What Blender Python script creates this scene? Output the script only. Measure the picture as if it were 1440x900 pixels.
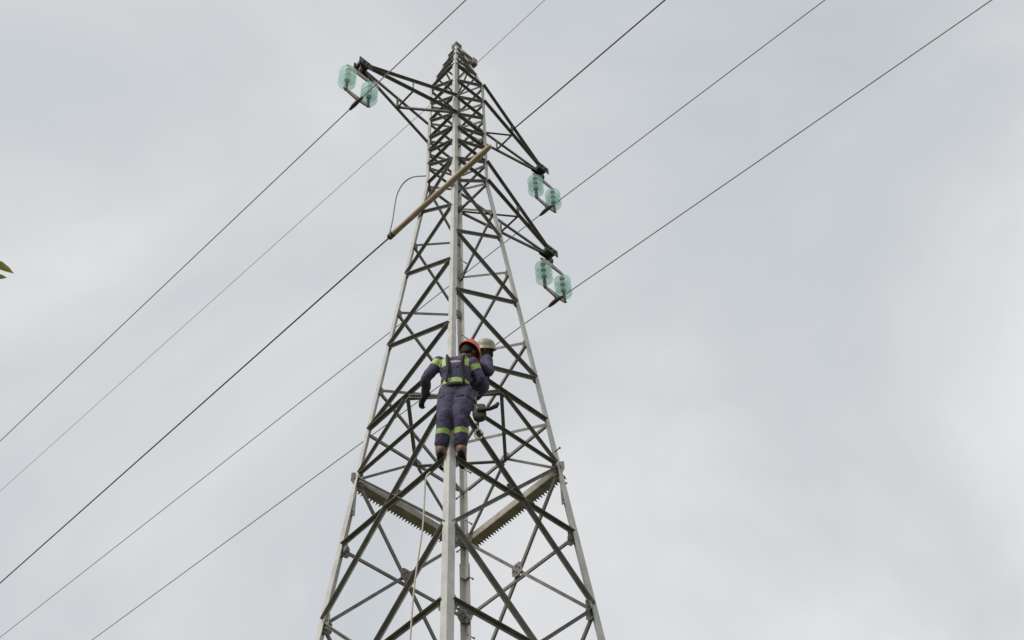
import bpy, bmesh, math, random
from mathutils import Vector, Matrix, noise
random.seed(7)
for o in list(bpy.data.objects): bpy.data.objects.remove(o)
scene = bpy.context.scene
COL = scene.collection
V = Vector
# ------------------------------------------------------------------ camera
PITCH, ROLL, YAW = math.radians(52.14569), math.radians(-3.31604), math.radians(3.97961)
FPX = 1800.1                       # focal length in pixels of the 1440 px wide photograph
CAM = V((0, 0, 1.6))
sy_, cy_ = math.sin(YAW), math.cos(YAW)
FW = V((sy_*math.cos(PITCH), cy_*math.cos(PITCH), math.sin(PITCH)))
RT0 = V((cy_, -sy_, 0)); UP0 = RT0.cross(FW)
RT = RT0*math.cos(ROLL)+UP0*math.sin(ROLL); UP = -RT0*math.sin(ROLL)+UP0*math.cos(ROLL)
cd = bpy.data.cameras.new('camera'); cam = bpy.data.objects.new('camera', cd); COL.objects.link(cam)
cd.sensor_width = 36; cd.lens = FPX/1440*36; cd.clip_start = .05; cd.clip_end = 6000
M = Matrix((RT, UP, -FW)).transposed().to_4x4(); M.translation = CAM
cam.matrix_world = M; scene.camera = cam
# ------------------------------------------------------------------ sky, sun, exposure
SUN = V((-.62, -.62, .78)).normalized()
w = bpy.data.worlds.new('World'); scene.world = w; w.use_nodes = True
nt = w.node_tree; nt.nodes.clear()
def N(tree, t, **k):
    n = tree.nodes.new(t)
    for a, b in k.items(): setattr(n, a, b)
    return n
out = N(nt, 'ShaderNodeOutputWorld'); bg = N(nt, 'ShaderNodeBackground'); bg.inputs[1].default_value = .1
sky = N(nt, 'ShaderNodeTexSky', sky_type='NISHITA', sun_disc=False)
sky.sun_elevation = math.asin(SUN.z); sky.sun_rotation = math.atan2(SUN.x, SUN.y)
tc = N(nt, 'ShaderNodeTexCoord'); mp = N(nt, 'ShaderNodeMapping'); mp.inputs['Location'].default_value = (-9.4, -2.6, 4.4)
nz = N(nt, 'ShaderNodeTexNoise'); nz.inputs['Scale'].default_value = 2.6; nz.inputs['Detail'].default_value = 5; nz.inputs['Roughness'].default_value = .5
nz.inputs['Distortion'].default_value = .6
rp = N(nt, 'ShaderNodeValToRGB')
rp.color_ramp.elements[0].position = .30; rp.color_ramp.elements[0].color = (.50, .535, .56, 1)
rp.color_ramp.elements[1].position = .72; rp.color_ramp.elements[1].color = (.77, .772, .774, 1)
e = rp.color_ramp.elements.new(.5); e.color = (.59, .612, .63, 1)
sc = N(nt, 'ShaderNodeVectorMath', operation='SCALE'); sc.inputs['Scale'].default_value = 7.3
mx = N(nt, 'ShaderNodeMixRGB'); mx.inputs[0].default_value = .95
L = nt.links.new
L(tc.outputs['Generated'], mp.inputs[0]); L(mp.outputs[0], nz.inputs['Vector']); L(nz.outputs['Fac'], rp.inputs[0])
L(rp.outputs[0], sc.inputs[0]); L(sky.outputs[0], mx.inputs[1]); L(sc.outputs[0], mx.inputs[2]); L(mx.outputs[0], bg.inputs[0]); L(bg.outputs[0], out.inputs[0])
sd = bpy.data.lights.new('sun', 'SUN'); sd.energy = 1.5; sd.angle = math.radians(18); sd.color = (1, .965, .91)
so = bpy.data.objects.new('sun', sd); COL.objects.link(so); so.rotation_euler = SUN.to_track_quat('Z', 'Y').to_euler(); so.location = (0, 0, 60)
vs = scene.view_settings; vs.view_transform = 'Standard'; vs.look = 'None'; vs.gamma = 1; vs.exposure = .58
# ------------------------------------------------------------------ materials
def mat(name, col, rough=.6, metal=0., var=.0, scale=8., bump=0., col2=None, trans=0., detail=4.):
    m = bpy.data.materials.new(name); m.use_nodes = True; t = m.node_tree; b = t.nodes['Principled BSDF']
    b.inputs['Roughness'].default_value = rough; b.inputs['Metallic'].default_value = metal
    b.inputs['Transmission Weight'].default_value = trans
    b.inputs['Base Color'].default_value = (*col, 1)
    if var or col2 or bump:
        c = N(t, 'ShaderNodeTexCoord'); n = N(t, 'ShaderNodeTexNoise'); n.inputs['Scale'].default_value = scale; n.inputs['Detail'].default_value = detail
        t.links.new(c.outputs['Object'], n.inputs['Vector'])
        r = N(t, 'ShaderNodeValToRGB'); r.color_ramp.elements[0].position = .3; r.color_ramp.elements[1].position = .7
        c2 = col2 or tuple(min(1, x*(1+var)) for x in col)
        r.color_ramp.elements[0].color = (*[x*(1-var) for x in col], 1); r.color_ramp.elements[1].color = (*c2, 1)
        t.links.new(n.outputs['Fac'], r.inputs[0]); t.links.new(r.outputs[0], b.inputs['Base Color'])
        if bump:
            bm_ = N(t, 'ShaderNodeBump'); bm_.inputs['Strength'].default_value = bump; bm_.inputs['Distance'].default_value = .02
            t.links.new(n.outputs['Fac'], bm_.inputs['Height']); t.links.new(bm_.outputs[0], b.inputs['Normal'])
    return m
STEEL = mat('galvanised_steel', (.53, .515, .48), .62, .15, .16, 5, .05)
BRACE = mat('shade_toned_steel', (.22, .207, .185), .68, .15, .25, 7, .05)  # bracing steel: shade on the bars' undersides is put into its darker colour
RUSTY = mat('stained_steel', (.40, .36, .31), .7, .1, .2, 9, .06)
DARKST = mat('dark_forged_steel', (.09, .085, .075), .6, .4, .2, 12)
GLASS = mat('green_glass', (.70, .88, .82), .12)
_t = GLASS.node_tree; _b = _t.nodes['Principled BSDF']; _tp = N(_t, 'ShaderNodeBsdfTransparent'); _tp.inputs[0].default_value = (.90, .975, .95, 1); _tl = N(_t, 'ShaderNodeBsdfTranslucent'); _tl.inputs[0].default_value = (.72, .90, .84, 1)
_m1 = N(_t, 'ShaderNodeMixShader'); _m1.inputs[0].default_value = .5; _m2 = N(_t, 'ShaderNodeMixShader'); _m2.inputs[0].default_value = .66
_t.links.new(_b.outputs[0], _m1.inputs[1]); _t.links.new(_tl.outputs[0], _m1.inputs[2]); _t.links.new(_m1.outputs[0], _m2.inputs[1]); _t.links.new(_tp.outputs[0], _m2.inputs[2]); _t.links.new(_m2.outputs[0], _t.nodes['Material Output'].inputs[0])
CAPM = mat('insulator_cap', (.12, .105, .085), .6, .3, .2, 20)
ALU = mat('aluminium_strand', (.30, .295, .29), .55, .5, .15, 30)
CABLE = mat('black_cable', (.055, .05, .05), .6, 0, .2, 20)
GREYC = mat('grey_cable', (.26, .27, .28), .6)
TAN = mat('tan_wood', (.56, .45, .33), .7, 0, .18, 6, .1)
ROPE = mat('rope', (.52, .46, .36), .9, 0, .15, 60)
CLOTH = mat('navy_cloth', (.062, .056, .110), .9, 0, .28, 11, .5, (.098, .088, .155))
HIVIS = mat('lime_tape', (.36, .50, .11), .5, 0, .28, 26)
PRINT = mat('pale_print', (.48, .36, .38), .8, 0, .2, 60)
BLACK = mat('black_webbing', (.016, .016, .018), .8, 0, .2, 20)
GLOVE = mat('dark_glove', (.045, .04, .036), .85, 0, .25, 30, .2)
SKIN = mat('skin', (.16, .085, .055), .55, 0, .1, 20)
HAIR = mat('hair', (.012, .01, .009), .8, 0, .2, 60, .4)
REDH = mat('red_helmet', (.62, .075, .035), .35, 0, .06, 6)
CREAM = mat('cream_helmet', (.37, .33, .235), .45, 0, .08, 6)
LEATH = mat('tan_leather', (.23, .125, .068), .75, 0, .3, 14, .2)
SOLE = mat('rubber_sole', (.03, .027, .024), .8, 0, .2, 30)
CANVAS = mat('canvas_bag', (.075, .066, .052), .9, 0, .3, 18, .3)
WHITE = mat('eye_white', (.7, .68, .65), .3)
CONC = mat('concrete', (.36, .35, .33), .9, 0, .15, 3, .2)
LEAF = mat('leaf_green', (.09, .095, .028), .55, 0, .45, 40, .1, (.19, .17, .045))
_t = LEAF.node_tree; _b = _t.nodes['Principled BSDF']; _tr = N(_t, 'ShaderNodeBsdfTranslucent'); _mx = N(_t, 'ShaderNodeMixShader'); _mx.inputs[0].default_value = .5
_tr.inputs[0].default_value = (.22, .22, .055, 1); _t.links.new(_b.outputs[0], _mx.inputs[1]); _t.links.new(_tr.outputs[0], _mx.inputs[2]); _t.links.new(_mx.outputs[0], _t.nodes['Material Output'].inputs[0])
BARK = mat('bark', (.13, .10, .075), .9, 0, .3, 12, .5)
GRASS = mat('grass', (.05, .06, .022), .95, 0, .35, .35, .3, (.09, .085, .04), detail=10)
# ------------------------------------------------------------------ helpers
def mesh_obj(name, verts, faces, m, parent=None, smooth=False):
    me = bpy.data.meshes.new(name); me.from_pydata([tuple(v) for v in verts], [], faces); me.update()
    for x in (m if isinstance(m, (list, tuple)) else [m]): me.materials.append(x)
    if smooth: me.polygons.foreach_set('use_smooth', [True]*len(me.polygons))
    o = bpy.data.objects.new(name, me); COL.objects.link(o); o.parent = parent
    return o
def tag(o, label=None, cat=None, group=None, kind=None):
    for k, v in (('label', label), ('category', cat), ('group', group), ('kind', kind)):
        if v: o[k] = v
    return o
def empty(name, loc, rz=0, **k):
    o = bpy.data.objects.new(name, None); COL.objects.link(o); o.location = loc; o.rotation_euler = (0, 0, rz); o.empty_display_size = .2
    return tag(o, **k)
class MB:
    def __init__(s): s.v = []; s.f = []
    def hexa(s, p):                                     # 8 points: bottom 4, top 4
        b = len(s.v); s.v += [V(x) for x in p]
        s.f += [tuple(b+i for i in q) for q in ((3, 2, 1, 0), (4, 5, 6, 7), (0, 1, 5, 4), (1, 2, 6, 5), (2, 3, 7, 6), (3, 0, 4, 7))]
    def box(s, c, ax, ay, az):                          # centre and half-axis vectors
        c = V(c); ax, ay, az = V(ax), V(ay), V(az)
        if ax.cross(ay).dot(az) < 0: ax = -ax
        s.hexa([c-ax-ay-az, c+ax-ay-az, c+ax+ay-az, c-ax+ay-az, c-ax-ay+az, c+ax-ay+az, c+ax+ay+az, c-ax+ay+az])
    def tube(s, pts, r, n=8, caps=True):
        pts = [V(p) for p in pts]; rs = r if isinstance(r, (list, tuple)) else [r]*len(pts)
        b = len(s.v); ref = None
        for i, p in enumerate(pts):
            d = (pts[min(i+1, len(pts)-1)]-pts[max(i-1, 0)]).normalized()
            if ref is None: ref = d.orthogonal().normalized()
            ref = (ref-d*ref.dot(d)).normalized(); q = d.cross(ref)
            for k in range(n):
                a = 2*math.pi*k/n; s.v.append(p+(ref*math.cos(a)+q*math.sin(a))*rs[i])
        for i in range(len(pts)-1):
            for k in range(n):
                k2 = (k+1) % n; s.f.append((b+i*n+k, b+i*n+k2, b+(i+1)*n+k2, b+(i+1)*n+k))
        if caps: s.f.append(tuple(b+k for k in range(n))[::-1]); s.f.append(tuple(b+(len(pts)-1)*n+k for k in range(n)))
    def lathe(s, prof, c, ax=(0, 0, 1), n=20):          # profile of (radius, height)
        c = V(c); ax = V(ax).normalized(); u = ax.orthogonal().normalized(); q = ax.cross(u); b = len(s.v)
        for r, h in prof:
            for k in range(n):
                a = 2*math.pi*k/n; s.v.append(c+ax*h+(u*math.cos(a)+q*math.sin(a))*r)
        for i in range(len(prof)-1):
            for k in range(n):
                k2 = (k+1) % n; s.f.append((b+i*n+k, b+i*n+k2, b+(i+1)*n+k2, b+(i+1)*n+k))
    def blob(s, c, ax, ay, az, nu=16, nv=10):           # ellipsoid
        c = V(c); ax, ay, az = V(ax), V(ay), V(az); b = len(s.v)
        s.v.append(c-az)
        for i in range(1, nv):
            t = math.pi*i/nv
            for k in range(nu):
                a = 2*math.pi*k/nu; s.v.append(c+(ax*math.cos(a)+ay*math.sin(a))*math.sin(t)-az*math.cos(t))
        s.v.append(c+az); e = len(s.v)-1
        for k in range(nu):
            k2 = (k+1) % nu; s.f.append((b, b+1+k2, b+1+k)); s.f.append((e, e-nu+k, e-nu+k2))
            for i in range(nv-2): s.f.append((b+1+i*nu+k, b+1+i*nu+k2, b+1+(i+1)*nu+k2, b+1+(i+1)*nu+k))
    def build(s, name, m, parent=None, smooth=False): return mesh_obj(name, s.v, s.f, m, parent, smooth)
def spline(pts, n=8):
    pts = [V(p) for p in pts]; P = [pts[0]*2-pts[1]]+pts+[pts[-1]*2-pts[-2]]; o = []
    for i in range(1, len(P)-2):
        for k in range(n):
            t = k/n; a, b, c, d = P[i-1:i+3]
            o.append(.5*((2*b)+(c-a)*t+(2*a-5*b+4*c-d)*t*t+(3*b-a-3*c+d)*t**3))
    return o+[pts[-1]]
# tower frame: local x along the cross-arms, local y along the line
ROT = math.radians(41.28795); TD = 11.0
TM = Matrix.Translation((0, TD, 0)) @ Matrix.Rotation(ROT, 4, 'Z'); TI = TM.inverted()
CL = TI @ CAM
def ray(x, y):
    d = RT*((x-720)/FPX)+UP*((450-y)/FPX)+FW
    return TI.to_3x3() @ d
def onx(x, y, X): d = ray(x, y); return CL+d*((X-CL.x)/d.x)      # pixel direction met with a plane of the tower
def ony(x, y, Y): d = ray(x, y); return CL+d*((Y-CL.y)/d.y)
def proj(T):
    P = TM @ V(T)-CAM; d = P.dot(FW); return 720+FPX*P.dot(RT)/d, 450-FPX*P.dot(UP)/d
def hw(z): return max(1.7784-.07961*(z-1.6), .3622) if z < 19.389 else .3622-.003*(z-19.389)
# ------------------------------------------------------------------ ground
def gz(T):                                              # hillside that the line climbs
    t = T.y; s = max(0., abs(t)-22); s = min(s, 260); return math.copysign(.17*s*min(1, s/30), t)
gv, gf = [], []
ticks = sorted(set([i*12-120 for i in range(21)]+[s*d for s in (-1, 1) for d in (160, 220, 300, 450, 800, 1500, 3000)]))
for y in ticks:
    for x in ticks:
        T = V((x, y, 0)); p = TM @ T; p.z = gz(T)+noise.noise(V((x*.02, y*.02, 0)))*.0; gv.append(p)
n = len(ticks)
for j in range(n-1):
    for i in range(n-1): gf.append((j*n+i, j*n+i+1, (j+1)*n+i+1, (j+1)*n+i))
tag(mesh_obj('ground', gv, gf, GRASS, smooth=True), kind='structure')
# ------------------------------------------------------------------ lattice tower
tower = empty('lattice_tower', (0, TD, 0), ROT, label='tall grey galvanised lattice steel tower with three cross-arms', cat='tower')
SG = {'N': (-1, -1), 'L': (-1, 1), 'R': (1, -1), 'F': (1, 1)}
FACE = {'NL': (('N', 'L'), V((-1, 0, 0))), 'NR': (('N', 'R'), V((0, -1, 0))), 'LF': (('L', 'F'), V((0, 1, 0))), 'RF': (('R', 'F'), V((1, 0, 0)))}
def lfl(z): return .092 if z < 12.5 else (.074 if z < 19.38 else .066)
def corner(leg, z): s = SG[leg]; w_ = hw(z); return V((s[0]*w_, s[1]*w_, z))
def fnode(face, leg, z, inset=.5, depth=.013):
    n = FACE[face][1]; c = corner(leg, z); s = SG[leg]
    al = V((0, -s[1], 0)) if n.x else V((-s[0], 0, 0))
    return c+al*lfl(z)*inset-n*depth
def angle(A, B, n, fl=.06, t=.007, trim=.06, name='brace', m=None, parent=None, ext=0., side=1, lift=0):
    """Steel angle from A to B: one flange flat in the face with normal n, the other standing out along n at its upper edge."""
    A, B = V(A), V(B); d = (B-A).normalized(); A = A-d*ext; B = B+d*ext; n = (n-d*n.dot(d)).normalized(); u = n.cross(d)
    if u.z < 0 or (abs(u.z) < 1e-4 and u.x < 0): u = -u
    A = A+n*lift; B = B+n*lift
    mb = MB(); h = (B-A)/2; c = (A+B)/2
    mb.box(c, h, u*fl/2, n*t/2)
    hh = h.length-trim
    if hh > .02: mb.box(c+u*(fl/2-t/2-.0005)+n*side*(t/2+fl/2+.0003), d*hh, u*t/2, n*fl/2)
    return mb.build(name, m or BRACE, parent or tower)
def gusset(P, n, a, b, m=None, parent=None, bolts=True, off=-.012):
    n = V(n); u = V((0, 0, 1)); r = u.cross(n).normalized(); P = V(P)+n*off; mb = MB()
    k = [(-a, -b*.6), (-a*.5, -b), (a*.5, -b), (a, -b*.6), (a, b*.6), (a*.5, b), (-a*.5, b), (-a, b*.6)]; t = .004
    base = len(mb.v)
    for s in (-t, t):
        for x, y in k: mb.v.append(P+r*x+u*y+n*s)
    mb.f += [tuple(range(8))[::-1], tuple(range(8, 16))]+[(i, (i+1) % 8, 8+(i+1) % 8, 8+i) for i in range(8)]
    if bolts:
        for x, y in ((-.55, 0), (.55, 0), (0, .5), (0, -.5)):
            for s in (1, -1): mb.tube([P+r*x*a+u*y*b+n*s*t, P+r*x*a+u*y*b+n*s*.02], .012, 6)
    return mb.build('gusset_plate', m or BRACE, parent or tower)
# legs
def leg_piece(leg, z0, z1, fl, t, name='leg', ends=None):
    s = SG[leg]; mb = MB()
    P0, P1 = ends or (corner(leg, z0), corner(leg, z1))
    ax = V((-s[0], 0, 0)); ay = V((0, -s[1], 0))
    mb.hexa([P0, P0+ax*fl, P0+ax*fl+ay*t, P0+ay*t, P1, P1+ax*fl, P1+ax*fl+ay*t, P1+ay*t])
    mb.hexa([P0+ay*t, P0+ay*fl, P0+ay*fl+ax*t, P0+ay*t+ax*t, P1+ay*t, P1+ay*fl, P1+ay*fl+ax*t, P1+ay*t+ax*t])
    o = mb.build(name, STEEL, tower)
    bm = bmesh.new(); bm.from_mesh(o.data); bmesh.ops.recalc_face_normals(bm, faces=bm.faces); bm.to_mesh(o.data); bm.free()
    return o
CT = 22.696
for lg in 'NLRF':
    leg_piece(lg, .1, 12.4, .092, .011); leg_piece(lg, 12.4, 19.389, .074, .009); leg_piece(lg, 19.389, CT, .066, .008)
    for zs, fl in ((12.4, .078), (7.2, .09)):                # splice plates inside the legs
        s = SG[lg]; c = corner(lg, zs); mb = MB()
        mb.box(c+V((-s[0]*(.012+fl/2), -s[1]*.017, 0)), (fl/2-.004, 0, 0), (0, .004, 0), (0, 0, .22))
        mb.box(c+V((-s[0]*.017, -s[1]*(.012+fl/2), 0)), (.004, 0, 0), (0, fl/2-.004, 0), (0, 0, .22)); mb.build('splice_plate', STEEL, tower)
    mb = MB(); c = corner(lg, .0); mb.box(c*V((.98, .98, 1))+V((0, 0, .02)), (.38, 0, 0), (0, .38, 0), (0, 0, .16)); mb.box(c*V((.98, .98, 1))+V((0, 0, .24)), (.2, 0, 0), (0, .2, 0), (0, 0, .06)); mb.build('footing', CONC, tower)
# upper body: single lacing, nodes staggered from face to face
LV = [13.559+.8329*k for k in range(8)]
def zig(face, a, b, pa):                                # leg a carries nodes of parity pa, leg b the others
    n = FACE[face][1]
    for k in range(7):
        la, lb = (a, b) if k % 2 == pa else (b, a)
        A = fnode(face, la, LV[k]); B = fnode(face, lb, LV[k+1])
        angle(A, B, n, .042 if k < 4 else .038, ext=.035)
    for k in range(1, 8):
        la = a if k % 2 == pa else b
        gusset(fnode(face, la, LV[k], .75), n, .05, .075, bolts=False)
zig('NL', 'N', 'L', 1); zig('NR', 'N', 'R', 0); zig('LF', 'F', 'L', 0); zig('RF', 'F', 'R', 1)
Z1, ZM1, Z2, ZM2, Z3, ZM3 = 13.559, 12.754, 11.641, 10.561, 9.488, 8.25
def mid(face, z): a, b = FACE[face][0]; return (fnode(face, a, z)+fnode(face, b, z))/2
GUARDS = []
for fc, ((a, b), n) in FACE.items():
    near = fc in ('NL', 'NR')
    angle(fnode(fc, a, Z1), fnode(fc, b, Z1), n, .045, ext=.03, name='horizontal_bar')
    for lg in (a, b): angle(mid(fc, Z1), fnode(fc, lg, ZM1), n, .034, name='brace')
    gusset(mid(fc, Z1), n, .08, .07)
    if near: angle(fnode(fc, a, ZM1), fnode(fc, b, ZM1), n, .034, name='horizontal_bar')
    zs = [ZM1, Z2, ZM2, Z3, ZM3, 7.0, 5.6, 2.9, .3]
    for i in range(0, 8, 2):
        t, m_, l = zs[i], zs[i+1], zs[i+2]
        fl = .044 if i < 4 else .06
        angle(fnode(fc, a, t), fnode(fc, b, l), n, fl, ext=.03); angle(fnode(fc, b, t), fnode(fc, a, l), n, fl-.004, ext=.03, lift=-.016)
        angle(fnode(fc, a, m_), fnode(fc, b, m_), n, .044, ext=.03, name='horizontal_bar', lift=-.008, side=1)
        za = t+(l-t)*hw(t)/(hw(t)+hw(l))
        gusset(mid(fc, za), n, .085, .095, off=-.03)
    for lg in (a, b):
        for z in (ZM1, Z2, ZM2, Z3): gusset(fnode(fc, lg, z, .9), n, .07, .10, off=-.014)
# plan bracing between the middles of the faces
mids = [mid(f, Z1-.05) for f in ('NL', 'NR', 'RF', 'LF')]
for i in range(4): angle(mids[i], mids[(i+1) % 4], V((0, 0, 1)), .045, name='plan_brace')
for z in (Z2,):
    q = [mid(f, z-.06) for f in ('NL', 'NR', 'RF', 'LF')]
    pass
# barbed anti-climbing guards on the two far faces
for fc in ('LF', 'RF'):
    (a, b), n = FACE[fc]; A = fnode(fc, a, ZM1, 0, -.01); B = fnode(fc, b, ZM1, 0, -.01); d = (B-A).normalized(); A, B = A+d*.07, B-d*.07; h = (B-A)/2; c = (A+B)/2
    mb = MB(); mb.box(c+V((0, 0, .045)), h, V((0, 0, .05)), n*.004)
    mb.box(c+n*.06+V((0, 0, -.008)), h, n*.062, V((0, 0, .004)))
    g = mb.build('anticlimb_guard', RUSTY, tower); g['label'] = 'toothed anti-climbing guard angle'
    mb = MB(); L_ = (B-A).length; k = int(L_/.046)
    for i in range(k):
        p = A+d*(i+.5)*L_/k+n*.122+V((0, 0, -.008)); b0 = len(mb.v)
        for q in (-d*.016+V((0, 0, .003)), d*.016+V((0, 0, .003)), d*.016-V((0, 0, .003)), -d*.016-V((0, 0, .003)), n*.045-V((0, 0, .012))): mb.v.append(p+q)
        mb.f += [(b0, b0+1, b0+2, b0+3)]+[(b0+j, b0+4, b0+(j+1) % 4) for j in range(4)]
    mb.build('guard_teeth', DARKST, g)
    for lg in (a, b): gusset(fnode(fc, lg, ZM1, .6), n, .10, .10, RUSTY, off=.005)
# step bolts
for lg, zz in (('F', [9.3+.42*i for i in range(22)]), ('R', [13.0, 12.58])):
    s = SG[lg]
    for i, z in enumerate(zz):
        c = corner(lg, z); dv = V((s[0], 0, 0)) if i % 2 else V((0, s[1], 0)); o_ = V((0, -s[1]*.05, 0)) if i % 2 else V((-s[0]*.05, 0, 0))
        mb = MB(); mb.tube([c+o_-dv*.03, c+o_+dv*.085], .008, 6); mb.tube([c+o_+dv*.08, c+o_+dv*.092], .014, 6); mb.build('step_bolt', DARKST, tower)
# cage
CG = [19.389, 19.98, 20.42, 20.858, 21.471, 22.084, 22.69]
for fc, ((a, b), n) in FACE.items():
    up, lo = {'NL': ('L', 'N'), 'NR': ('R', 'N'), 'LF': ('F', 'L'), 'RF': ('F', 'R')}[fc]
    for i, z in enumerate(CG):
        angle(fnode(fc, a, z), fnode(fc, b, z), n, .041, ext=.02, name='horizontal_bar', trim=.05)
        if i: angle(fnode(fc, up, z), fnode(fc, lo, CG[i-1]), n, .038, ext=.02, trim=.05)
        for lg in (a, b): gusset(fnode(fc, lg, z, .8), n, .035, .06, bolts=False)
# peak
AP = 24.36
for lg in 'NLRF':
    s = SG[lg]; leg_piece(lg, 0, 0, .055, .007, 'peak_leg', (corner(lg, CT+.003), V((s[0]*.055, s[1]*.055, AP))))
def pk(lg, z): return corner(lg, CT).lerp(V((SG[lg][0]*.055, SG[lg][1]*.055, AP)), (z-CT)/(AP-CT))
for fc, ((a, b), n) in FACE.items():
    zz = [CT+.05, 23.15, 23.6, 24.0]
    for i in range(1, 4):
        angle(pk(a, zz[i])-n*.012, pk(b, zz[i])-n*.012, n, .028, trim=.02, name='horizontal_bar')
        q = (a, b) if i % 2 else (b, a); angle(pk(q[0], zz[i-1])-n*.016, pk(q[1], zz[i])-n*.016, n, .028, trim=.03)
mb = MB(); mb.box((0, 0, AP+.03), (.07, 0, 0), (0, .07, 0), (0, 0, .07)); mb.box((0, 0, AP+.12), (.04, 0, 0), (0, .04, 0), (0, 0, .03)); mb.build('peak_cap', DARKST, tower)
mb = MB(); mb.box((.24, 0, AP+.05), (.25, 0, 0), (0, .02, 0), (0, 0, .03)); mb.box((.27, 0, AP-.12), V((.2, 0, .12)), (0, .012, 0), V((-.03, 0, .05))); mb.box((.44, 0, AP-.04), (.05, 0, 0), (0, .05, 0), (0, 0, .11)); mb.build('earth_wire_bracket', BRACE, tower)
# cross-arms
ARMS = []
def crossarm(sx, zl, zu, X):
    tip = V((sx*X, 0, zl-.02)); legs = ('L', 'N') if sx < 0 else ('R', 'F'); n = V((sx, 0, 0))
    lo = [corner(l, zl)+n*.006 for l in legs]; hi = [corner(l, zu)+n*.006 for l in legs]
    arm = angle(lo[0], tip+V((0, .05*(1 if lo[0].y > 0 else -1), 0)), V((0, lo[0].y, 0)).normalized(), .045, trim=0, ext=.05, name='crossarm')
    def T(p): return tip+V((0, .045*(1 if p.y > 0 else -1), 0))
    angle(lo[1], T(lo[1]), V((0, lo[1].y, 0)).normalized(), .045, trim=0, ext=.05, name='chord', parent=arm)
    for h in hi: angle(h, T(h)+V((0, 0, .06)), V((0, h.y, 0)).normalized(), .042, trim=0, ext=.05, name='chord', parent=arm)
    mL = [p.lerp(T(p), .5) for p in lo]; mU = [h.lerp(T(h)+V((0, 0, .06)), .5) for h in hi]
    angle(mL[0], mL[1], V((0, 0, 1)), .034, name='tie', parent=arm, trim=.03)
    angle(mL[0], lo[1], V((0, 0, 1)), .034, name='tie', parent=arm, trim=.03, lift=-.01)
    for i in (0, 1):
        angle(mL[i], mU[i], V((0, lo[i].y, 0)).normalized(), .028, name='tie', parent=arm, trim=.03)
    mb = MB()                                               # tip plates with a hanger between
    for y in (-.075, .075): mb.box(tip+V((sx*.1, y, .02)), (.15, 0, 0), (0, .006, 0), (0, 0, .09))
    mb.box(tip+V((sx*.12, 0, .05)), (.09, 0, 0), (0, .07, 0), (0, 0, .05)); mb.tube([tip+V((sx*.16, -.12, .0)), tip+V((sx*.16, .12, .0))], .02, 8)
    mb.tube([tip+V((sx*.08, -.11, .03)), tip+V((sx*.08, .11, .03))], .018, 8); mb.build('tip_plate', DARKST, arm)
    arm['label'] = 'triangular lattice cross-arm'
    return tip+V((sx*.16, 0, 0)), T
HANG = []
A1, _ = crossarm(-1, 20.858, 21.471, 1.93); A2, TT2 = crossarm(1, 22.084, 22.69, 1.95); A3, _ = crossarm(1, 19.389, 19.98, 1.95)
# ------------------------------------------------------------------ insulator sets
DISC = [(.0, .060), (.045, .058), (.055, .02), (.140, -.006), (.144, -.022), (.125, -.014), (.098, -.030), (.088, -.012), (.055, -.02), (.045, -.002), (.02, -.004), (.0, -.004)]
def insulator_set(P, label):
    t = empty('insulator_set', TM @ P, ROT, label=label, cat='insulator', group='glass insulator sets hung from the cross-arms')
    mb = MB(); mb.tube([(0, 0, 0), (0, 0, -.16)], .016, 8); mb.lathe([(.03, -.13), (.034, -.17), (.03, -.21), (0, -.21)], (0, 0, 0), n=10); mb.tube([(0, 0, -.2), (0, 0, -.30)], .014, 8); mb.build('hanger', DARKST, t)
    def yoke(z, h, w_=.22):
        mb = MB(); b = len(mb.v)
        prof = [(-w_-.05, 0), (-w_, -.035), (0, -.035+min(0, h)), (w_, -.035), (w_+.05, 0), (w_, .03), (0, .03+max(0, h)), (-w_, .03)]
        for y in (-.012, .012): mb.v += [V((x, y, z+q)) for x, q in prof]
        mb.f += [tuple(range(8)), tuple(range(8, 16))[::-1]]+[(i, 8+i, 8+(i+1) % 8, (i+1) % 8) for i in range(8)]
        return mb.build('yoke_plate', RUSTY, t)
    yoke(-.33, .04); zb = -1.10; yoke(zb, -.05)
    for sx in (-1, 1):
        x = sx*.22
        mb = MB(); mb.tube([(x, 0, -.34), (x, 0, -.46)], .013, 8); st = mb.build('insulator_string', CAPM, t)
        for k in range(3):
            z = -.53-.165*k
            mb = MB(); mb.lathe(DISC, (x, 0, z), n=24); mb.build('glass_disc', GLASS, st, True)
            mb = MB(); mb.lathe([(0, .095), (.035, .095), (.044, .08), (.046, .05), (.046, .058)], (x, 0, z), n=14); mb.tube([(x, 0, z+.0), (x, 0, z-.085)], .019, 8); mb.build('metal_cap', CAPM, st, True)
        mb = MB(); mb.tube([(x, 0, zb+.17), (x, 0, zb-.02)], .028, 8); mb.build('ball_socket', CAPM, st)
    mb = MB(); mb.tube([(0, 0, zb-.03), (0, 0, zb-.17)], .016, 8)
    mb.tube([(0, -.16, zb-.20-.03), (0, -.07, zb-.19), (0, .07, zb-.18), (0, .16, zb-.18)], [.02, .036, .036, .02], 8); mb.build('wire_clamp', DARKST, t)
    return P+V((0, 0, zb-.19))
C1 = insulator_set(A1, 'double string of pale green glass discs under the cross-arm that stands alone on its side')
C2 = insulator_set(A2, 'double string of pale green glass discs under the upper of the paired cross-arms')
C3 = insulator_set(A3, 'double string of pale green glass discs under the lower of the paired cross-arms')
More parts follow.
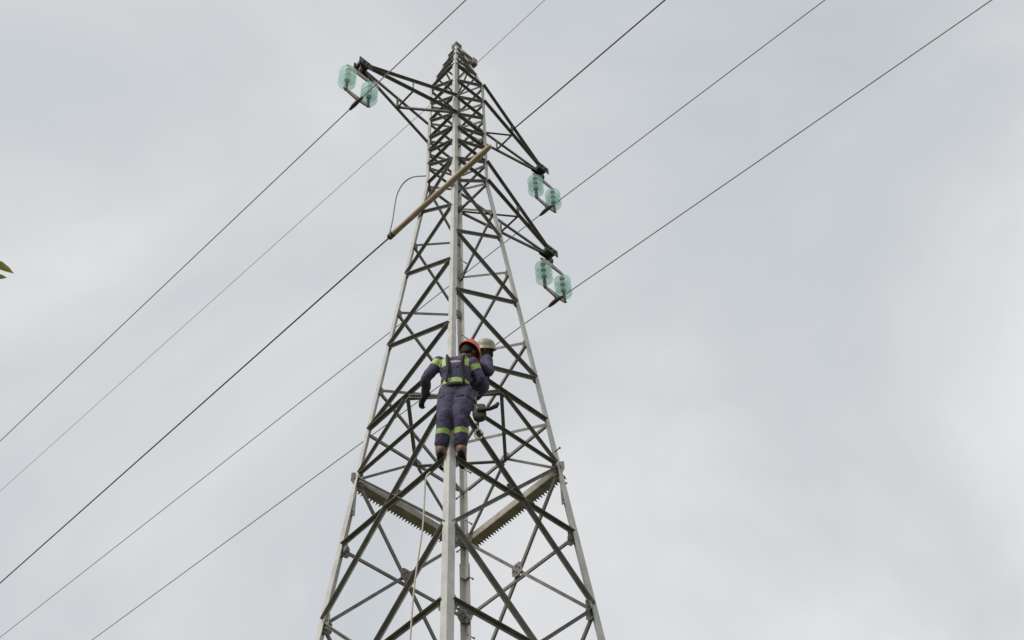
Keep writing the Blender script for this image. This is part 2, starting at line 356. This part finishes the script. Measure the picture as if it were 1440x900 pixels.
# ------------------------------------------------------------------ wires
def wire(name, pts, r, m, label, cat='wire', group=None):
    mb = MB(); mb.tube([TM @ V(p) for p in pts], r, 6); o = mb.build(name, m, None, True); return tag(o, label, cat, group)
def conductor(C, pn, pf, r, label, name='conductor_wire', m=ALU):
    a = onx(*pn, C.x); b = onx(*pf, C.x)
    ka = (a.z-C.z)/(a.y-C.y); kb = (b.z-C.z)/(b.y-C.y)
    pts = [V((C.x, -y, C.z-ka*y+.0001*y*y)) for y in (90, 60, 40, 20, 10, 5, 2)]+[V((C.x, 0, C.z))]+[V((C.x, y, C.z+kb*y-.0001*y*y)) for y in (2, 5, 10, 20, 40, 60, 90)]
    wire(name, pts, r, m, label, group='overhead line wires')
conductor(C1, (655, 0), (0, 620), .0088, 'grey conductor wire clamped under the cross-arm that stands alone on its side')
conductor(C2, (1160, 0), (0, 895), .0088, 'grey conductor wire clamped under the upper of the paired cross-arms')
conductor(C3, (1395, 0), (135, 895), .0088, 'grey conductor wire clamped under the lower of the paired cross-arms')
conductor(V((.46, 0, AP-.12)), (766, 0), (0, 690), .0055, 'thin earth wire running over the bracket at the tower peak', 'earth_wire')
# cable, its thick tan pole, and the loop lead
TX = -.495
e0 = onx(546, 335, TX); e1 = onx(690, 205, TX)
dirp = (e1-e0).normalized()
mb = MB(); k = 14; prs = [.03]+[.047+.003*math.sin(i*2.1) for i in range(1, k)]+[.034]
mb.tube([TM @ (e0.lerp(e1, i/k)) for i in range(k+1)], prs, 12); pole = mb.build('wooden_pole', TAN, None, True)
tag(pole, 'long tan wooden pole leaning across the upper tower legs', 'pole')
mb = MB(); I = TM
for f in (.02, .05): p = e0.lerp(e1, f); mb.tube([I @ (p-dirp*.02), I @ (p+dirp*.02)], .052, 10)
mb.build('end_band', DARKST, pole)
b = onx(0, 820, TX); kb = (b.z-e0.z)/(b.y-e0.y)
wire('dark_cable', [e0+dirp*.25+V((0, 0, -.03)), e0+V((0, 0, -.01))]+[V((TX, e0.y+y, e0.z+kb*y)) for y in (.6, 3, 8, 20, 50, 90)], .0125, CABLE, 'thick dark cable tied to the lower end of the tan pole', 'cable')
# upper cable made fast to the paired upper cross-arm
h = corner('R', 22.69); tp = TT2(h)+V((0, 0, .06)); best = min((abs(proj(h.lerp(tp, i/200))[0]-722), i) for i in range(201))[1]/200
a0 = h.lerp(tp, best); q = onx(935, 0, a0.x); ka = (q.z-a0.z)/(q.y-a0.y)
wire('dark_cable', [a0+V((0, .03, 0)), a0+V((0, -.05, 0))]+[V((a0.x, a0.y-y, a0.z-ka*y)) for y in (.6, 3, 8, 20, 50, 90)], .0125, CABLE, 'thick dark cable made fast to the top chord of a cross-arm', 'cable')
lp = corner('L', 19.70)
pn = (lp-e0); hz = V((pn.x, pn.y, 0)).normalized(); nn = V((-hz.y, hz.x, 0)); kpl = nn.dot(e0)
def onpl(x, y): d = ray(x, y); return CL+d*((kpl-nn.dot(CL))/nn.dot(d))
wire('loop_cable', spline([e0]+[onpl(*q) for q in ((552, 310), (555, 290), (559, 272), (568, 257), (581, 249))]+[lp+V((.01, -.01, 0))], 6), .012, GREYC, 'curved grey cable loop between the pole end and the tower leg', 'cable')
# ------------------------------------------------------------------ people
def finish_body(name, mb, voxel, parent, mats, pick, fold=0., smooth_it=3):
    me = bpy.data.meshes.new(name); me.from_pydata([tuple(v) for v in mb.v], [], mb.f)
    bm = bmesh.new(); bm.from_mesh(me); bmesh.ops.recalc_face_normals(bm, faces=bm.faces); bm.to_mesh(me); bm.free()
    o = bpy.data.objects.new(name, me); COL.objects.link(o)
    r = o.modifiers.new('r', 'REMESH'); r.mode = 'VOXEL'; r.voxel_size = voxel
    s = o.modifiers.new('s', 'SMOOTH'); s.iterations = smooth_it; s.factor = .5
    dg = bpy.context.evaluated_depsgraph_get(); me2 = bpy.data.meshes.new_from_object(o.evaluated_get(dg))
    bpy.data.objects.remove(o); me2.name = name
    for m in mats: me2.materials.append(m)
    if fold:
        nr = [v.normal.copy() for v in me2.vertices]
        for v, q in zip(me2.vertices, nr):
            if pick(v.co) == 0:
                c = v.co
                v.co = c+q*fold*(noise.noise(V((c.x*13, c.y*13, c.z*13+c.x*7)))+.6*noise.noise(V((c.x*24+5, c.y*24, c.z*26-c.x*11))))
    for p in me2.polygons: p.material_index = pick(p.center); p.use_smooth = True
    o = bpy.data.objects.new(name, me2); COL.objects.link(o); o.parent = parent
    return o
def limb(mb, pts, rs, n=14):
    P = spline(pts, 5); R_ = []
    for i in range(len(P)):
        t = i/5; k = min(int(t), len(rs)-2); f = t-k; R_.append(rs[k]*(1-f)+rs[k+1]*f)
    mb.tube(P, R_, n); mb.blob(P[0], (R_[0], 0, 0), (0, R_[0], 0), (0, 0, R_[0]), 12, 8); mb.blob(P[-1], (R_[-1], 0, 0), (0, R_[-1], 0), (0, 0, R_[-1]), 12, 8)
def torso(mb, rows, n=20):                              # rows: centre, half-width vector, half-depth vector
    b = len(mb.v); C_ = [r[0] for r in rows]; Pc = spline(C_, 4); Px = spline([r[1] for r in rows], 4); Py = spline([r[2] for r in rows], 4)
    for c, ax, ay in zip(Pc, Px, Py):
        for k in range(n):
            a = 2*math.pi*k/n; ca, sa = math.cos(a), math.sin(a)
            mb.v.append(c+ax*math.copysign(abs(ca)**.8, ca)+ay*math.copysign(abs(sa)**.8, sa))
    for i in range(len(Pc)-1):
        for k in range(n): k2 = (k+1) % n; mb.f.append((b+i*n+k, b+i*n+k2, b+(i+1)*n+k2, b+(i+1)*n+k))
    mb.f.append(tuple(b+k for k in range(n))[::-1]); mb.f.append(tuple(b+(len(Pc)-1)*n+k for k in range(n)))
def segdist(p, a, b):
    ab = b-a; t = max(0, min(1, (p-a).dot(ab)/ab.length_squared)); return (p-(a+ab*t)).length, t
def person(name, label, O, f, J, helmet_mat, hdir, group=None, bands=True, boots_dir=None, hand_dirs=None, shift=0., hup=None):
    """O base point in the tower frame, f facing direction; J joints as (right, back, up)."""
    f = V(f).normalized(); rt = f.cross(V((0, 0, 1))); bk = -f
    root = empty(name, TM @ V(O), ROT, label=label, cat='person', group=group)
    G = {k: rt*v[0]+bk*(v[1]+shift)+V((0, 0, v[2])) for k, v in J.items()}
    def D(r, b_, u): return rt*r+bk*b_+V((0, 0, u))
    mb = MB()
    hipc = (G['hipL']+G['hipR'])/2; shc = (G['shL']+G['shR'])/2
    sx = (G['shR']-G['shL']).normalized(); hx = (G['hipR']-G['hipL']).normalized()
    tz = (shc-hipc).normalized(); ty = sx.cross(tz).normalized()*-1
    torso(mb, [(hipc-tz*.09, hx*.13, ty*.10), (hipc, hx*.178, ty*.128), (hipc.lerp(shc, .22), hx*.165, ty*.118), (hipc.lerp(shc, .45), sx*.165, ty*.115), (hipc.lerp(shc, .72), sx*.188, ty*.128), (hipc.lerp(shc, .95), sx*.185, ty*.105), (hipc.lerp(shc, 1.08), sx*.10, ty*.07)])
    for s in 'LR':
        limb(mb, [G['hip'+s], G['hip'+s].lerp(G['knee'+s], .5), G['knee'+s], G['knee'+s].lerp(G['ank'+s], .4), G['ank'+s].lerp(G['knee'+s], .2)], [.122, .115, .096, .088, .076])
        limb(mb, [G['sh'+s], G['sh'+s].lerp(G['el'+s], .5), G['el'+s], G['el'+s].lerp(G['wr'+s], .5), G['wr'+s]], [.078, .068, .06, .055, .042])
        ft = G['ank'+s]
    # neck and head
    hd = V(hdir).normalized(); hu = (G['head']-G['neck']).normalized(); hu = (hu*.6+V((0, 0, 1))*.6).normalized(); hu = V(hup).normalized() if hup else hu; hd = (hd-hu*hd.dot(hu)).normalized(); hr = hd.cross(hu)
    hc = G['head']
    mb.tube([G['neck']-tz*.06, hc-hu*.05], [.066, .058], 14)
    mb.blob(hc+hu*.03, hr*.076, hd*.097, hu*.105, 20, 14); mb.blob(hc-hu*.045+hd*.025, hr*.058, hd*.07, hu*.075, 18, 12)
    mb.blob(hc+hd*.098-hu*.01, hr*.014, hd*.022, hu*.028, 10, 8)              # nose
    mb.blob(hc+hd*.082-hu*.052, hr*.026, hd*.016, hu*.012, 10, 8)             # lips
    for q in (-1, 1): mb.blob(hc+hr*.078*q-hu*.005, hr*.012, hd*.02, hu*.034, 10, 8)
    seg = {k: (G[a], G[b]) for k, a, b in (('thL', 'hipL', 'kneeL'), ('thR', 'hipR', 'kneeR'), ('caL', 'kneeL', 'ankL'), ('caR', 'kneeR', 'ankR'), ('uaL', 'shL', 'elL'), ('uaR', 'shR', 'elR'), ('faL', 'elL', 'wrL'), ('faR', 'elR', 'wrR'))}
    seg['to'] = (hipc, shc); seg['he'] = (G['neck']+tz*.03, hc+hu*.1)
    RAD = dict(thL=.1, thR=.1, caL=.08, caR=.08, uaL=.07, uaR=.07, faL=.055, faR=.055, to=.15, he=.085)
    def pick(p):
        k, (d, t) = min(((k, segdist(p, *s)) for k, s in seg.items()), key=lambda x: x[1][0]/RAD[x[0]])
        if k == 'he' and (p-G['neck']).dot(tz) > .035: return 2
        if bands:
            if k in ('caL', 'caR') and .42 < t < .57: return 1
            if (k == 'uaL' and .06 < t < .34) or (k == 'uaR' and .2 < t < .46): return 1
            if k == 'to':
                h = (p-hipc).dot(tz)/(shc-hipc).length; x = (p-hipc.lerp(shc, h)).dot(sx); y = (p-hipc.lerp(shc, h)).dot(ty)
                if .17 < h+3*x*x < .34: return 1
                if h >= .72 and .105 < abs(x) < .155: return 1
                if .80 < h < .87 and abs(x) < .085 and (p-hipc.lerp(shc, h)).dot(bk) > 0: return 3
        return 0
    finish_body('body', mb, .0105, root, [CLOTH, HIVIS, SKIN, PRINT], pick, .0075)
    for q in (-1, 1):
        mb = MB(); mb.blob(hc+hd*.083+hr*.032*q+hu*.015, hr*.013, hd*.011, hu*.011, 10, 8); mb.build('eye', WHITE, root, True)
    mb = MB(); mb.blob(hc+hu*.03-hd*.014, hr*.082, hd*.096, hu*.10, 20, 14); mb.blob(hc-hu*.03-hd*.05, hr*.068, hd*.045, hu*.06, 16, 10); mb.build('hair', HAIR, root, True)
    # helmet: dome, brim, peak, strap
    mb = MB(); n_ = 28; rings = []
    prof = [(.0, .140), (.045, .136), (.08, .119), (.102, .09), (.113, .05), (.118, .012), (.127, .0), (.127, -.006), (.114, -.004), (.108, .03), (.095, .085), (.055, .126), (.0, .132)]
    b0 = len(mb.v); base = hc+hu*.035
    for r, z in prof:
        for k in range(n_):
            a = 2*math.pi*k/n_; ca, sa = math.cos(a), math.sin(a)
            ex = 1.14; pk_ = .0
            if .125 < r < .13 and sa > .2: pk_ = .045*(sa-.2)/.8
            mb.v.append(base+hr*ca*r+hd*(sa*r*ex+pk_)+hu*(z-pk_*.25))
    for i in range(len(prof)-1):
        for k in range(n_): k2 = (k+1) % n_; mb.f.append((b0+i*n_+k, b0+i*n_+k2, b0+(i+1)*n_+k2, b0+(i+1)*n_+k))
    hm = mb.build('helmet', helmet_mat, root, True)
    mb = MB()
    for x in (-.03, 0, .03): mb.tube([base+hr*x+hd*y*.118+hu*(.141*math.sqrt(max(0, 1-(y*.93)**2))-abs(x)*.2) for y in (-.85, -.5, 0, .5, .85)], .006, 6)
    mb.build('helmet_ridge', helmet_mat, hm, True)
    mb = MB(); mb.tube(spline([base+hr*.106, hc+hr*.078-hu*.04+hd*.02, hc-hu*.125+hd*.05, hc-hr*.078-hu*.04+hd*.02, base-hr*.106], 6), .008, 6); mb.build('chin_strap', BLACK, hm, True)
    # boots
    for s in 'LR':
        a = G['ank'+s]; fd = V(boots_dir[s] if boots_dir else f).normalized(); fr = fd.cross(V((0, 0, 1))); u = V((0, 0, 1))
        mb = MB(); limb(mb, [a+u*.10, a, a-u*.035+fd*.01], [.060, .062, .060]); mb.blob(a-u*.045-fd*.035, fr*.044, fd*.055, u*.05); mb.blob(a-u*.055+fd*.06, fr*.05, fd*.10, u*.042); mb.blob(a-u*.062+fd*.13, fr*.05, fd*.065, u*.034)
        bt = finish_body('boot', mb, .009, root, [LEATH], lambda p: 0, 0)
        mb = MB(); K = []
        for k in range(18):
            an = 2*math.pi*k/18; x = math.sin(an); y = math.cos(an); K.append((fr*(x*(.05 if y > 0 else .042))+fd*(.05+y*(.155 if y > 0 else .14))))
        b0 = len(mb.v)
        for z in (-.105, -.078): mb.v += [a+q+u*z for q in K]
        mb.f += [tuple(range(18)), tuple(range(18, 36))[::-1]]+[(i, 18+i, 18+(i+1) % 18, (i+1) % 18) for i in range(18)]
        mb.build('sole', SOLE, bt)
    # gloves: palm and five separate, bent fingers
    for s in 'LR':
        wv = G['wr'+s]; pd = (G['ha'+s]-wv).normalized(); q = V(hand_dirs[s]).normalized(); q = (q-pd*q.dot(pd)).normalized(); sd_ = pd.cross(q)   # q: towards the palm side
        sg = 1 if s == 'L' else -1
        mb = MB(); mb.tube([wv-pd*.05, wv+pd*.005, wv+pd*.03], [.05, .043, .036], 12); mb.blob(wv+pd*.055, sd_*.045, pd*.058, q*.023)
        for i, ln in enumerate((.068, .078, .072, .056)):
            o_ = wv+pd*.098+sd_*sg*(.034-.0225*i); p1 = o_+pd*ln*.42+q*.012; p2 = p1+pd*ln*.20+q*ln*.34; p3 = p2-pd*ln*.1+q*ln*.32
            mb.tube([o_-pd*.03, o_, p1, p2, p3], [.0115, .011, .0105, .0095, .008], 8)
        o_ = wv+pd*.03+sd_*sg*.038; mb.tube([o_-sd_*sg*.012, o_+sd_*sg*.02+pd*.02+q*.012, o_+sd_*sg*.022+pd*.045+q*.03, o_+sd_*sg*.008+pd*.06+q*.046], [.015, .0135, .012, .009], 8)
        finish_body('glove', mb, .005, root, [GLOVE], lambda p: 0, 0, 2)
    # harness: belt, thigh straps, shoulder straps
    mb = MB()
    def hoop(c, ax, ay, nrm, hw_=.022, t=.006):
        b0 = len(mb.v); n_ = 28
        for k in range(n_):
            an = 2*math.pi*k/n_; r_ = ax*math.cos(an)+ay*math.sin(an); e_ = r_.normalized()*t
            mb.v += [c+r_-nrm*hw_, c+r_+e_-nrm*hw_, c+r_+e_+nrm*hw_, c+r_+nrm*hw_]
        for k in range(n_):
            k2 = (k+1) % n_
            for j in range(4): mb.f.append((b0+4*k+j, b0+4*k2+j, b0+4*k2+(j+1) % 4, b0+4*k+(j+1) % 4))
    hoop(hipc.lerp(shc, .10), hx*.183, ty*.138, tz, .024)
    for s in 'LR':
        d_ = (G['knee'+s]-G['hip'+s]).normalized(); e_ = (hx-d_*hx.dot(d_)).normalized(); hoop(G['hip'+s]+d_*.15, e_*.108, d_.cross(e_)*.108, d_, .02)
        sgn = -1 if s == 'L' else 1
        mb.tube(spline([hipc.lerp(shc, .15)+sx*sgn*.10-ty*.13*(1 if ty.dot(bk) < 0 else -1), hipc.lerp(shc, .6)+sx*sgn*.075+bk*.135, hipc.lerp(shc, .95)+sx*sgn*.09+bk*.118, shc+tz*.075+sx*sgn*.10, hipc.lerp(shc, .9)+sx*sgn*.10-bk*.12, hipc.lerp(shc, .4)+sx*sgn*.09-bk*.13], 6), .015, 6)
    mb.build('harness', BLACK, root, True)
    return root, G, D
wn = corner('N', Z2); O1 = V((wn.x, wn.y, Z2+.035))
J1 = dict(hipL=(-.010, .16, .865), hipR=(.160, .16, .865), kneeL=(-.045, .17, .475), kneeR=(.130, .17, .475), ankL=(-.100, .03, .10), ankR=(.125, .03, .10),
          shL=(-.115, .24, 1.35), shR=(.27, .23, 1.31), neck=(.12, .22, 1.41), head=(.225, .20, 1.545), elL=(-.262, .23, 1.09), wrL=(-.285, .03, 1.02), haL=(-.33, -.045, .99),
          elR=(.36, .15, 1.08), wrR=(.17, -.02, 1.12), haR=(.08, -.06, 1.15))
fd1 = V((1, 1, 0)).normalized()
P1, G1, D1 = person('person', 'person in red helmet and navy coveralls with lime bands, standing on the tower', O1, fd1, J1, REDH, V((1, .35, .1)),
    hand_dirs=dict(L=V((.3, .3, -.5)), R=V((-.7, .7, 0))), shift=-.09)
wm = corner('N', ZM1); O2 = V((wm.x, wm.y, ZM1+.02))
def j2(dX, dY, h_): return (dY, dX, h_)                 # facing -x: right hand is +y, back is +x
J2 = dict(hipL=j2(.47, .01, .52), hipR=j2(.47, .19, .52), kneeL=j2(.16, -.02, .50), kneeR=j2(.14, .20, .50), ankL=j2(.33, .0, .11), ankR=j2(.10, .0, .11),
          shL=j2(.51, -.08, .94), shR=j2(.46, .25, .95), neck=j2(.53, .08, 1.05), head=j2(.575, -.01, 1.215), elL=j2(.50, -.13, .67), wrL=j2(.27, -.12, .68), haL=j2(.19, -.10, .69),
          elR=j2(.36, .31, .72), wrR=j2(.16, .22, .80), haR=j2(.08, .18, .82))
P2, G2, D2 = person('person', 'person in navy clothing with cream helmet, crouching on the tower beside the red-helmeted one', O2, V((-1, 0, 0)), J2, CREAM, V((-1, -.1, -.7)), hup=V((-.42, -.45, .75)),
    boots_dir=dict(L=V((-1, 0, 0)), R=V((-1, 0, 0))), hand_dirs=dict(L=V((0, 1, 0)), R=V((0, -1, 0))), bands=False)
# lanyard round the leg, tool pouch, hook, hand line
def W1(r, b_, u): return TM @ (O1+V((1, -1, 0)).normalized()*r-fd1*b_+V((0, 0, u)))
mb = MB(); mb.tube(spline([W1(-.10, .10, .93), W1(-.14, -.06, .95), W1(-.06, -.27, .97), W1(.1, -.27, .97), W1(.2, -.06, .95), W1(.24, .10, .93)], 6), .011, 8)
tag(mb.build('lanyard', ROPE, None, True), 'pale positioning rope looped from belt round the tower leg', 'rope')
bag = empty('tool_pouch', W1(.335, .06, .52), ROT+math.radians(-45), label='dark canvas tool pouch with hammer handle hanging at the hip of red-helmeted person', cat='bag')
mb = MB(); b0 = 0
rows = [(.0, .035, .03), (.03, .065, .05), (.10, .08, .055), (.17, .066, .045), (.225, .07, .045)]
for z, a, b_ in rows:
    for k in range(16):
        t = 2*math.pi*k/16; c_, s_ = math.cos(t), math.sin(t); mb.v.append(V((a*math.copysign(abs(c_)**.6, c_), b_*math.copysign(abs(s_)**.6, s_), z-.1)))
for i in range(4):
    for k in range(16): k2 = (k+1) % 16; mb.f.append((i*16+k, i*16+k2, (i+1)*16+k2, (i+1)*16+k))
mb.f += [tuple(range(16))[::-1], tuple(range(64, 80))]; mb.build('pouch', CANVAS, bag, True)
mb = MB(); mb.tube([(-.02, -.06, .0), (.12, -.07, .0), (.19, -.08, .03), (.215, -.08, .075)], [.024, .021, .027, .02], 8); mb.build('tool_handle', SOLE, bag, True)
mb = MB(); mb.tube(spline([(-.02, 0, .13), (-.06, -.02, .22), (-.12, .0, .30)], 5), .010, 6); mb.build('strap', BLACK, bag, True)
mb = MB(); cpt = W1(.32, .0, .26); rr = (RT); uu = V((0, 0, 1))
mb.tube([cpt+(rr*math.cos(a)*.045+uu*math.sin(a)*.075) for a in [2*math.pi*k/20 for k in range(19)]], .011, 8)
mb.tube(spline([cpt+uu*.075, cpt+uu*.2, W1(.31, .12, .58)], 5), .007, 6)
tag(mb.build('snap_hook', STEEL, None, True), 'steel snap hook dangling on a short line below the tool pouch', 'hook')
r0 = W1(-.135, .25, .93); 
pts = [r0, W1(-.22, .17, .62), W1(-.25, .06, .1)]
def onn(x, y, k):                                       # pixel met with an upright plane square to the view, k m outside the leg
    d = ray(x, y); nv = V((-1, -1, 0)).normalized(); K = nv.dot(O1)+k; return TM @ (CL+d*((K-nv.dot(CL))/nv.dot(d)))
pts = [TM @ fnode('NL', 'N', Z2, 3.6), onn(599, 672, .06), onn(597, 700, .06), onn(594, 745, .05), onn(583, 822, .05), onn(577, 900, .06), onn(572, 1020, .1)]
last = pts[-1]; pts += [V((last.x-.05, last.y-.05, 4)), V((last.x-.1, last.y-.1, .03))]
mb = MB(); mb.tube(spline(pts, 6), .009, 6); tag(mb.build('hand_line', ROPE, None, True), 'pale hand line hanging from a bar near the boots down along the tower leg', 'rope')
# ------------------------------------------------------------------ tree whose outermost leaves reach the picture
def wray(x, y, dist): d = (RT*((x-720)/FPX)+UP*((450-y)/FPX)+FW).normalized(); return CAM+d*dist
tipw = wray(-14, 381, 6.2)
side = V((-RT.x, -RT.y, 0)).normalized(); tb = V((tipw.x, tipw.y, 0))+side*2.6+V((0, .3, 0)); tb.z = 0
tree = empty('leafy_tree', tb, 0, label='green leafy tree whose outermost leaves edge into view beside the tower', cat='tree')
fork = V((.05, 0, 3.4)); tl = tipw-tb
mb = MB(); mb.tube(spline([(0, 0, -.1), (.05, .03, 1.6), fork, (.0, .1, 5.2), (.1, .1, 6.6)], 6), [.15-.13*i/24 for i in range(25)], 10); mb.build('trunk', BARK, tree, True)
ends = [tl]+[V((-1.2, .5, 5.9)), V((-.9, -1.1, 5.6)), V((.1, 1.4, 5.8)), V((-.2, .2, 7.2)), V((-1.7, -.2, 4.9)), V((-.3, -1.5, 5.0)), V((.3, .6, 6.9))]
lv, lf = [], []
def add_leaf(VV, FF, p, d, nrm, L_, wd=1.):
    d = d.normalized(); s = d.cross(nrm).normalized(); n_ = s.cross(d); b = len(VV)
    for t, w_, dz in ((0, .0, 0), (.25, .17, .03), (.55, .22, .02), (.8, .13, -.04), (1, 0, -.12)):
        w_ *= wd
        if w_: VV += [p+d*L_*t-s*w_*L_+n_*L_*(dz+.05), p+d*L_*t+n_*L_*dz, p+d*L_*t+s*w_*L_+n_*L_*(dz+.05)]
        else: VV.append(p+d*L_*t+n_*L_*dz)
    FF += [(b, b+1, b+2), (b, b+2, b+3)]
    for q in (1, 4): FF += [(b+q, b+q+3, b+q+4, b+q+1), (b+q+1, b+q+4, b+q+5, b+q+2)]
    FF += [(b+7, b+10, b+8), (b+8, b+10, b+9)]
for e_ in ends:
    midp = fork.lerp(e_, .5)+V((0, 0, .25)); path = spline([fork, midp, e_], 8)
    mb = MB(); mb.tube(path, [.06*(1-i/17)+.006 for i in range(len(path))], 7); mb.build('limb', BARK, tree, True)
    for _ in range(430):
        t = random.uniform(.35, 1); c = path[int(t*(len(path)-1))]+V([random.gauss(0, .34) for _ in range(3)])
        wp = TI @ (c+tb); x, y = proj(wp)
        if x > -22: continue
        add_leaf(lv, lf, c, V([random.gauss(0, 1), random.gauss(0, 1), random.gauss(-.3, .6)]), V((random.gauss(0, .5), random.gauss(0, .5), 1)), random.uniform(.06, .1))
cr = mesh_obj('crown', lv, lf, LEAF, tree, True)
for (x0, y0), (x1, y1), L_ in (((-26, 361), (21, 384), .55), ((-26, 387), (11, 390), .6)):
    a = wray(x0, y0, 6.18)-tb; b_ = wray(x1, y1, 6.2)-tb; q1, q2 = [], []
    add_leaf(q1, q2, a, b_-a, (CAM-tb-a).normalized()+V((.15, 0, .2)), (b_-a).length, L_); mesh_obj('leaf', q1, q2, LEAF, tree, True)
mb = MB(); mb.tube([tl-V((0, 0, .0)), wray(-12, 366, 6.18)-tb], .004, 5); mb.tube([tl, wray(-15, 388, 6.18)-tb], .004, 5); mb.build('twig', BARK, tree, True)
